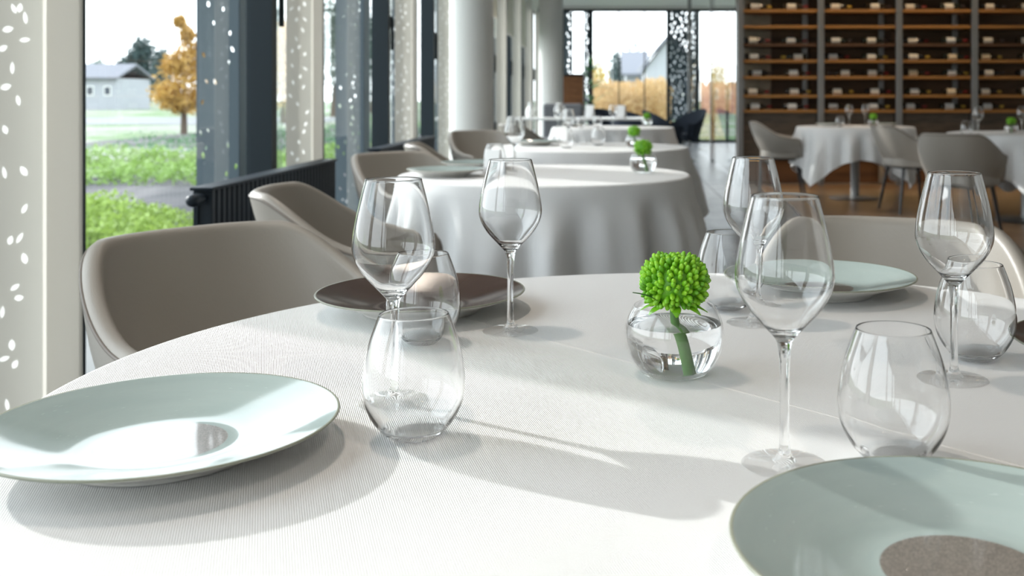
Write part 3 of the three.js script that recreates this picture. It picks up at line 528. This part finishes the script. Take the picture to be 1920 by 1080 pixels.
// folded napkins
const napkinGeo = (() => { const s = new THREE.Shape(); s.moveTo(-0.05, 0); s.lineTo(-0.042, 0); s.quadraticCurveTo(-0.016, 0.06, 0, 0.148); s.quadraticCurveTo(0.016, 0.06, 0.042, 0); s.lineTo(0.05, 0); s.quadraticCurveTo(0.03, 0.08, 0.008, 0.16); s.quadraticCurveTo(0, 0.168, -0.008, 0.16); s.quadraticCurveTo(-0.03, 0.08, -0.05, 0); const g = new THREE.ExtrudeGeometry(s, { depth: 0.11, bevelEnabled: true, bevelSize: 0.002, bevelThickness: 0.002, bevelSegments: 1 }); g.translate(0, 0.002, -0.055); g.rotateY(1.2); return g; })();
for (const [px, d, label] of [[925, 4.3, 'white napkin folded upright on the second table'], [1165, 14.0, 'white napkin folded upright before the far window'], [1106, 14.1, 'white napkin standing beside the potted plant']]) {
  const n = mesh('napkin', napkinGeo, M.napkin); n.position.set(xAt(px, d), d > 12 ? 0.7806 : TOP + 0.0006, -d); if (d < 12) n.scale.setScalar(0.6);  tag(n, label, 'napkin');
}
{ // lounge beyond the fourth table: low table, grey sofa, dark tub seats
  const t = thing('lounge_table', 'pale table behind the fourth table', 'table', V(0.05, 0, -14.05));
  mesh('tabletop', rbox(-1.3, 0.5, 0.75, 0.78, -0.4, 0.4, 0.008), M.porcelain, t); for (const [x, z] of [[-1.22, -0.3], [0.43, -0.3], [-1.22, 0.3], [0.43, 0.3]]) mesh('leg', cyl(0.02, 0.02, 0, 0.75, x, z, 12), M.blackWood, t);
  const s = thing('sofa', 'grey high-backed sofa in front of the walnut sideboard', 'sofa', V(xAt(1052, 15.6), 0, -15.6));
  mesh('backrest', rbox(-0.27, 0.33, 0.3, 0.96, -0.1, 0.08, 0.05, 3), M.greyFabric, s); mesh('seat', rbox(-0.27, 0.33, 0.2, 0.46, 0.08, 0.55, 0.04, 3), M.greyFabric, s); for (const x of [-0.22, 0.28]) for (const z of [0.0, 0.5]) mesh('leg', cyl(0.015, 0.015, 0, 0.21, x, z, 10), M.blackWood, s);
  const jug = (name, label, px, d, y) => { const j = thing(name, label, 'jug', V(xAt(px, d), y, -d)); mesh('body', lathe(spline([[0, 0], [0.045, 0.002], [0.062, 0.05], [0.05, 0.11], [0.028, 0.15], [0.03, 0.18], [0.036, 0.2]], 20), 24), M.porcelain, j); const h = new THREE.TorusGeometry(0.035, 0.008, 8, 16, Math.PI * 1.1); h.rotateZ(-Math.PI / 2 - 0.1); h.translate(0.045, 0.12, 0); mesh('handle', h, M.porcelain, j); };
  jug('white_jug', 'white jug on the pale lounge table beside the window', 994, 14.2, 0.7805); jug('white_jug', 'white jug on the pale lounge table before the sideboard', 1048, 14.15, 0.7805);
  const lounge = (() => { // open-armed lounge seat: bent shell on a swivel foot
    const g = new THREE.Group(); const pts = []; for (let i = 0; i <= 24; i++) { const a = -Math.PI * 0.62 + i / 24 * Math.PI * 1.24; pts.push([Math.sin(a), Math.cos(a)]); }
    const pos = [], idx = [], NVV = 8; pts.forEach(([s, c], i) => { for (let j = 0; j <= NVV; j++) { const v = j / NVV, e = 0.24 + 0.14 * v, top = 0.62 + 0.24 * Math.max(0, c); pos.push(s * e, 0.34 + (top - 0.34) * v, -c * e); } });
    for (let i = 0; i < 24; i++) for (let j = 0; j < NVV; j++) { const q = i * (NVV + 1) + j; idx.push(q, q + 1, q + NVV + 1, q + 1, q + NVV + 2, q + NVV + 1); }
    const sh = new THREE.BufferGeometry(); sh.setAttribute('position', new THREE.Float32BufferAttribute(pos, 3)); sh.setIndex(idx); sh.computeVertexNormals();
    mesh('shell', sh, M.navyFabric, g); mesh('seat', cyl(0.24, 0.25, 0.34, 0.45, 0, 0, 28), M.navyFabric, g); mesh('post', cyl(0.025, 0.025, 0.03, 0.34, 0, 0, 12), M.steel, g); mesh('foot', cyl(0.24, 0.2, 0, 0.03, 0, 0, 28), M.steel, g); return g;
  })();
  for (const [px, d, turn, label] of [[1190, 15.2, 2.6, 'dark lounge chair behind the pale lounge table'], [1250, 15.8, 1.9, 'dark lounge chair beside the far perforated panel'], [1282, 17.2, -1.1, 'blue-black lounge chair next to the steel post'], [1142, 17.5, 0.5, 'dark lounge chair below the far window']]) put(lounge, 'lounge_chair', label, 'chair', V(xAt(px, d), 0, -d), turn);
}

// ---------------------------------------------------------------- ceiling downlights
for (const [x, d, where] of [[-0.75, 1.55, 'over the near table'], [-0.75, 4.3, 'over the second table'], [-0.75, 6.9, 'over the third table'], [-0.6, 10.4, 'over the fourth table'], [1.0, -0.4, 'behind the near table'], [3.4, 4.6, 'over the open wooden floor'], [2.6, 10.3, 'over the wine wall table'], [-0.6, 14.5, 'over the pale lounge table']]) {
  const l = thing('downlight', `added warm ceiling downlight ${where}`, 'light', V(x, CEIL, -d), 0, 'ceiling downlights');
  mesh('trim_ring', lathe([[0.035, -0.001], [0.05, -0.001], [0.05, -0.008], [0.035, -0.006]], 24), M.steel, l);
  mesh('light_lens', cyl(0.033, 0.033, -0.005, -0.001, 0, 0, 24), M.bulb, l);
  const s = new THREE.SpotLight(new THREE.Color(1, 0.87, 0.74), 4.2, 0, 1.1, 0.7); s.position.set(x, CEIL - 0.02, -d); s.target.position.set(x, 0, -d); s.castShadow = true; s.shadow.radius = 2; scene.add(s, s.target);
}

for (const [x, where] of [[2.1, 'washing the wine rack beside the partition'], [3.2, 'washing the middle of the wine rack'], [4.3, 'washing the far end of the wine rack']]) {  // unseen lamps added to warm and brighten the wine rack
  const d = 11.75, l = thing('downlight', `added warm ceiling downlight ${where}`, 'light', V(x, CEIL, -d), 0, 'ceiling downlights');
  mesh('trim_ring', lathe([[0.035, -0.001], [0.05, -0.001], [0.05, -0.008], [0.035, -0.006]], 24), M.steel, l);
  mesh('light_lens', cyl(0.033, 0.033, -0.005, -0.001, 0, 0, 24), M.bulb, l);
  const s = new THREE.SpotLight(new THREE.Color(1, 0.72, 0.44), 3.4, 0, 0.9, 0.7); s.position.set(x, CEIL - 0.02, -d); s.target.position.set(x, 0.9, -DR); s.castShadow = true; s.shadow.radius = 2; scene.add(s, s.target);
}

// ---------------------------------------------------------------- outside
const GY = -0.2;
function foliage(n, place, size, upright = 0) {
  const pos = new Float32Array(n * 9), p = V(0, 0, 0), a = V(0, 0, 0), b = V(0, 0, 0);
  for (let i = 0; i < n; i++) {
    place(p); const s = size * rnd(0.6, 1.3);
    a.set(rnd(-1, 1), rnd(-1, 1) * (1 - upright), rnd(-1, 1)).normalize().multiplyScalar(s); b.set(rnd(-1, 1) * (1 - upright), upright ? 1 : rnd(-1, 1), rnd(-1, 1) * (1 - upright)).normalize().multiplyScalar(s * (upright ? 2.2 : 1));
    pos.set([p.x - a.x, p.y - a.y, p.z - a.z, p.x + a.x, p.y + a.y, p.z + a.z, p.x + b.x, p.y + b.y, p.z + b.z], i * 9);
  }
  const g = new THREE.BufferGeometry(); g.setAttribute('position', new THREE.BufferAttribute(pos, 3)); g.computeVertexNormals(); return g;
}
const blob = (cx, cy, cz, rx, ry, rz) => (p) => { const u = rnd(-1, 1), t = rnd(0, 6.283), q = rnd(0.25, 1) + rnd(-0.1, 0.22), s = Math.sqrt(1 - u * u); p.set(cx + rx * s * Math.cos(t) * q, cy + ry * u * q, cz + rz * s * Math.sin(t) * q); };
const blobs = (list) => { const fs = list.map((l) => blob(...l)); return (p) => fs[Math.floor(rnd(0, fs.length))](p); };
{
  seed = 777;
  const gr = new THREE.PlaneGeometry(500, 500); gr.rotateX(-Math.PI / 2); for (let i = 0, u = gr.attributes.uv; i < u.count; i++) u.setXY(i, u.getX(i) * 24, u.getY(i) * 24); gr.translate(0, GY, 0); struct('ground', gr, M.ground);
  const strip = (name, x0, x1, z0, z1, m, y = 0.01) => { const g = box(x0, x1, GY - 0.05, GY + y, z0, z1); const o = struct(name, g, m); return o; };
  const outX = (px, py) => at(px, py, GY);
  strip('gravel_strip', -3.3, -2.1, -40, 4, M.gravel, 0.02);
  strip('soil_bed', -14, -3.3, -40, 2, M.soil, 0.025);
  strip('footpath', -40, -8.5, -24.5, -20, M.gravel, 0.03);
  strip('road', -140, -14, -60, -46, M.asphalt, 0.02);
  const sky = (x) => x;
  const shrubMats = [M.foliage(0.24, 0.38, 0.09), M.foliage(0.09, 0.2, 0.09), M.foliage(0.33, 0.46, 0.1)];
  const cover = (name, label, x0, x1, d0, d1, n, h, size, mat) => {   // uncountable low planting: one mass of leaves
    const o = mesh(name, foliage(n, (p) => { let x, d, k; do { x = rnd(x0, x1); d = rnd(d0, d1); k = fbm(x * 0.11 + 3, d * 0.11 + 1, 8); } while (k < 0.4); p.set(x, GY + rnd(0, h * (0.3 + 1.4 * (k - 0.35))), -d); }, size), mat);
    Object.assign(o.userData, { kind: 'stuff', label, category: 'planting' });
  };
  cover('ground_cover', 'bright green low planting in the soil bed nearest the window', -5.6, -2.9, 8.1, 9.9, 9000, 0.5, 0.035, shrubMats[2]);
  cover('ground_cover', 'mixed green low planting beyond the dark soil strip', -11, -4.4, 14.5, 21, 9000, 0.5, 0.06, shrubMats[0]);
  cover('ground_cover', 'bluish green low planting along the windows', -11.5, -4.6, 21.6, 34, 3200, 0.6, 0.06, shrubMats[1]);
  const tree = (px, d, top, trunkTop, lobes, mat, label, name, size, n = 4200) => {
    const x = xAt(px, d), o = thing(name, label, 'tree', V(x, GY, -d), 0, label.includes('road') ? 'dark trees along the road' : undefined); mesh('crown', foliage(n, blobs(lobes), size), mat, o); mesh('trunk', cyl(0.12 * top / 4, 0.05 * top / 4, 0, trunkTop, 0, 0, 8), M.bark, o);
  };
  const orange = M.foliage(0.52, 0.32, 0.08), dark = M.foliage(0.06, 0.1, 0.1), dark2 = M.foliage(0.09, 0.14, 0.11), yellow = M.foliage(0.5, 0.36, 0.08);
  tree(345, 34, 4, 2.4, [[0.1, 1.8, 0, 0.9, 0.9, 0.9], [-0.45, 1.35, 0.1, 0.6, 0.45, 0.6], [0.15, 2.6, 0, 0.5, 0.5, 0.5], [-0.2, 2.3, 0.1, 0.5, 0.4, 0.4], [0.1, 3.25, 0, 0.22, 0.3, 0.2], [-0.15, 3.7, 0, 0.16, 0.2, 0.15], [0.7, 1.9, 0.2, 0.7, 0.9, 0.7], [0.5, 1.1, 0.2, 0.6, 0.4, 0.6], [0.75, 2.9, 0, 0.4, 0.5, 0.4], [-0.1, 1.0, 0.1, 0.5, 0.3, 0.4]], orange, 'small autumn tree with orange yellow leaves outside the window', 'autumn_tree', 0.09, 6500);
  tree(262, 125, 8, 3, [[0, 3.4, 0, 3.4, 3.2, 2], [-1.4, 3, 0, 2.1, 2.6, 1.4], [0.2, 6.4, 0, 1.5, 2.2, 1.1], [2.2, 3.9, 0, 1.5, 2.8, 1.2], [-1.2, 4.8, 0, 1.3, 1.6, 1.2]], dark, 'dark evergreen tree behind the autumn tree', 'evergreen_tree', 0.3, 5200);
  tree(304, 120, 8, 3, [[0, 3, 0, 1.6, 2.8, 1.2], [0, 5.2, 0, 0.8, 1.6, 0.6]], dark, 'slim dark evergreen beside the autumn tree', 'evergreen_tree', 0.2, 2000);
  tree(186, 122, 7, 3, [[0, 3.9, 0, 2.0, 1.8, 1.6], [-1.2, 3.2, 0, 1.6, 1.2, 1.2]], dark2, 'dark round tree behind the pale house', 'leafy_tree', 0.22, 2400);
  for (const [px, d, s, which] of [[480, 60, 1, 'seen past the second perforated fin'], [560, 70, 1.1, 'seen behind the second beige pier'], [628, 64, 1.2, 'seen through the second window'], [700, 80, 1.2, 'seen behind the third beige pier'], [530, 48, 0.7]]) tree(px, d, 8 * s, 2, [[0, 3.2 * s, 0, 2 * s, 2.4 * s, 2], [0.4, 5.0 * s, 0, 1.3 * s, 1.8 * s, 1.3]], px === 530 ? orange : dark2, px === 530 ? 'autumn tree seen past the window vent' : `dark leafy tree along the road, ${which}`, 'leafy_tree', 0.2, 2200);
  // houses
  function house(px0, px1, d, eave, ridge, label, wall = M.houseWall, depth = 7, gable = false) {
    const x0 = xAt(px0, d), x1 = xAt(px1, d), o = thing('house', label, 'house', V((x0 + x1) / 2, GY, -d - depth / 2)), w = x1 - x0;
    mesh('wall', [box(-w / 2, w / 2, 0, eave, -depth / 2, depth / 2)], wall, o);
    const s = new THREE.Shape(); const half = gable ? w / 2 + 0.3 : depth / 2 + 0.4; s.moveTo(-half, eave - 0.1); s.lineTo(0, ridge); s.lineTo(half, eave - 0.1); s.lineTo(half, eave + 0.08); s.lineTo(0, ridge + 0.22); s.lineTo(-half, eave + 0.08);
    const g = new THREE.ExtrudeGeometry(s, { depth: (gable ? depth : w) + 0.6, bevelEnabled: false }); g.translate(0, 0, -((gable ? depth : w) + 0.6) / 2); if (!gable) g.rotateY(Math.PI / 2); mesh('roof', g, M.houseRoof, o);
    if (gable) { const q = new THREE.Shape(); q.moveTo(-w / 2, eave); q.lineTo(w / 2, eave); q.lineTo(0, ridge - 0.05); const e = new THREE.ExtrudeGeometry(q, { depth: depth - 0.05, bevelEnabled: false }); e.translate(0, 0, -depth / 2 + 0.02); mesh('gable', e, wall, o); }
    for (let k = 0; k < 3; k++) { const xx = -w / 2 + w * (k + 0.5) / 3; const fr = mesh('window', [box(xx - w * 0.07, xx + w * 0.07, eave * 0.45, eave * 0.75, depth / 2, depth / 2 + 0.05)], M.porcelain, o); mesh('glazing', [box(xx - w * 0.055, xx + w * 0.055, eave * 0.48, eave * 0.72, depth / 2 + 0.05, depth / 2 + 0.06)], M.houseGlass, fr); }
  }
  house(120, 218, 95, 2.9, 4.1, 'pale house with grey roof left of the dark evergreen');
  house(1212, 1300, 60, 2.9, 4.7, 'pale gabled house beyond the far window', M.houseWall, 8, true);
  house(1174, 1211, 70, 2.7, 4.2, 'small grey-roofed house beyond the orange grasses', M.houseWall);
  house(1330, 1400, 75, 2.4, 3.4, 'red walled house seen past the steel post', M.redWall);
  tree(1172, 85, 6, 2, [[0, 3.4, 0, 1.5, 2.2, 1.4], [1, 3.6, 0, 1, 1.9, 1.2], [-0.7, 3, 0, 0.8, 2, 1]], dark, 'dark evergreen hedge tree behind the small grey-roofed house', 'evergreen_tree', 0.16, 2600);
  tree(1122, 50, 4, 1.5, [[0, 2.2, 0, 0.5, 1.2, 0.6]], yellow, 'thin autumn tree left in the far window', 'autumn_tree', 0.08, 900);
  const reeds = M.foliage(0.5, 0.34, 0.16);
  const x0 = xAt(1108, 30), x1 = xAt(1258, 30);
  const tall = mesh('tall_grass', foliage(9000, (p) => { const x = rnd(x0, x1), d = rnd(28.6, 33), h = 1.35 + 0.5 * vnoise(x * 1.7 + 20, d * 0.9, 64); p.set(x, GY + rnd(0, h), -d); }, 0.05, 0.8), reeds);
  Object.assign(tall.userData, { kind: 'stuff', label: 'tall orange ornamental grass outside the far window', category: 'grass' });
}
renderer.render(scene, camera);
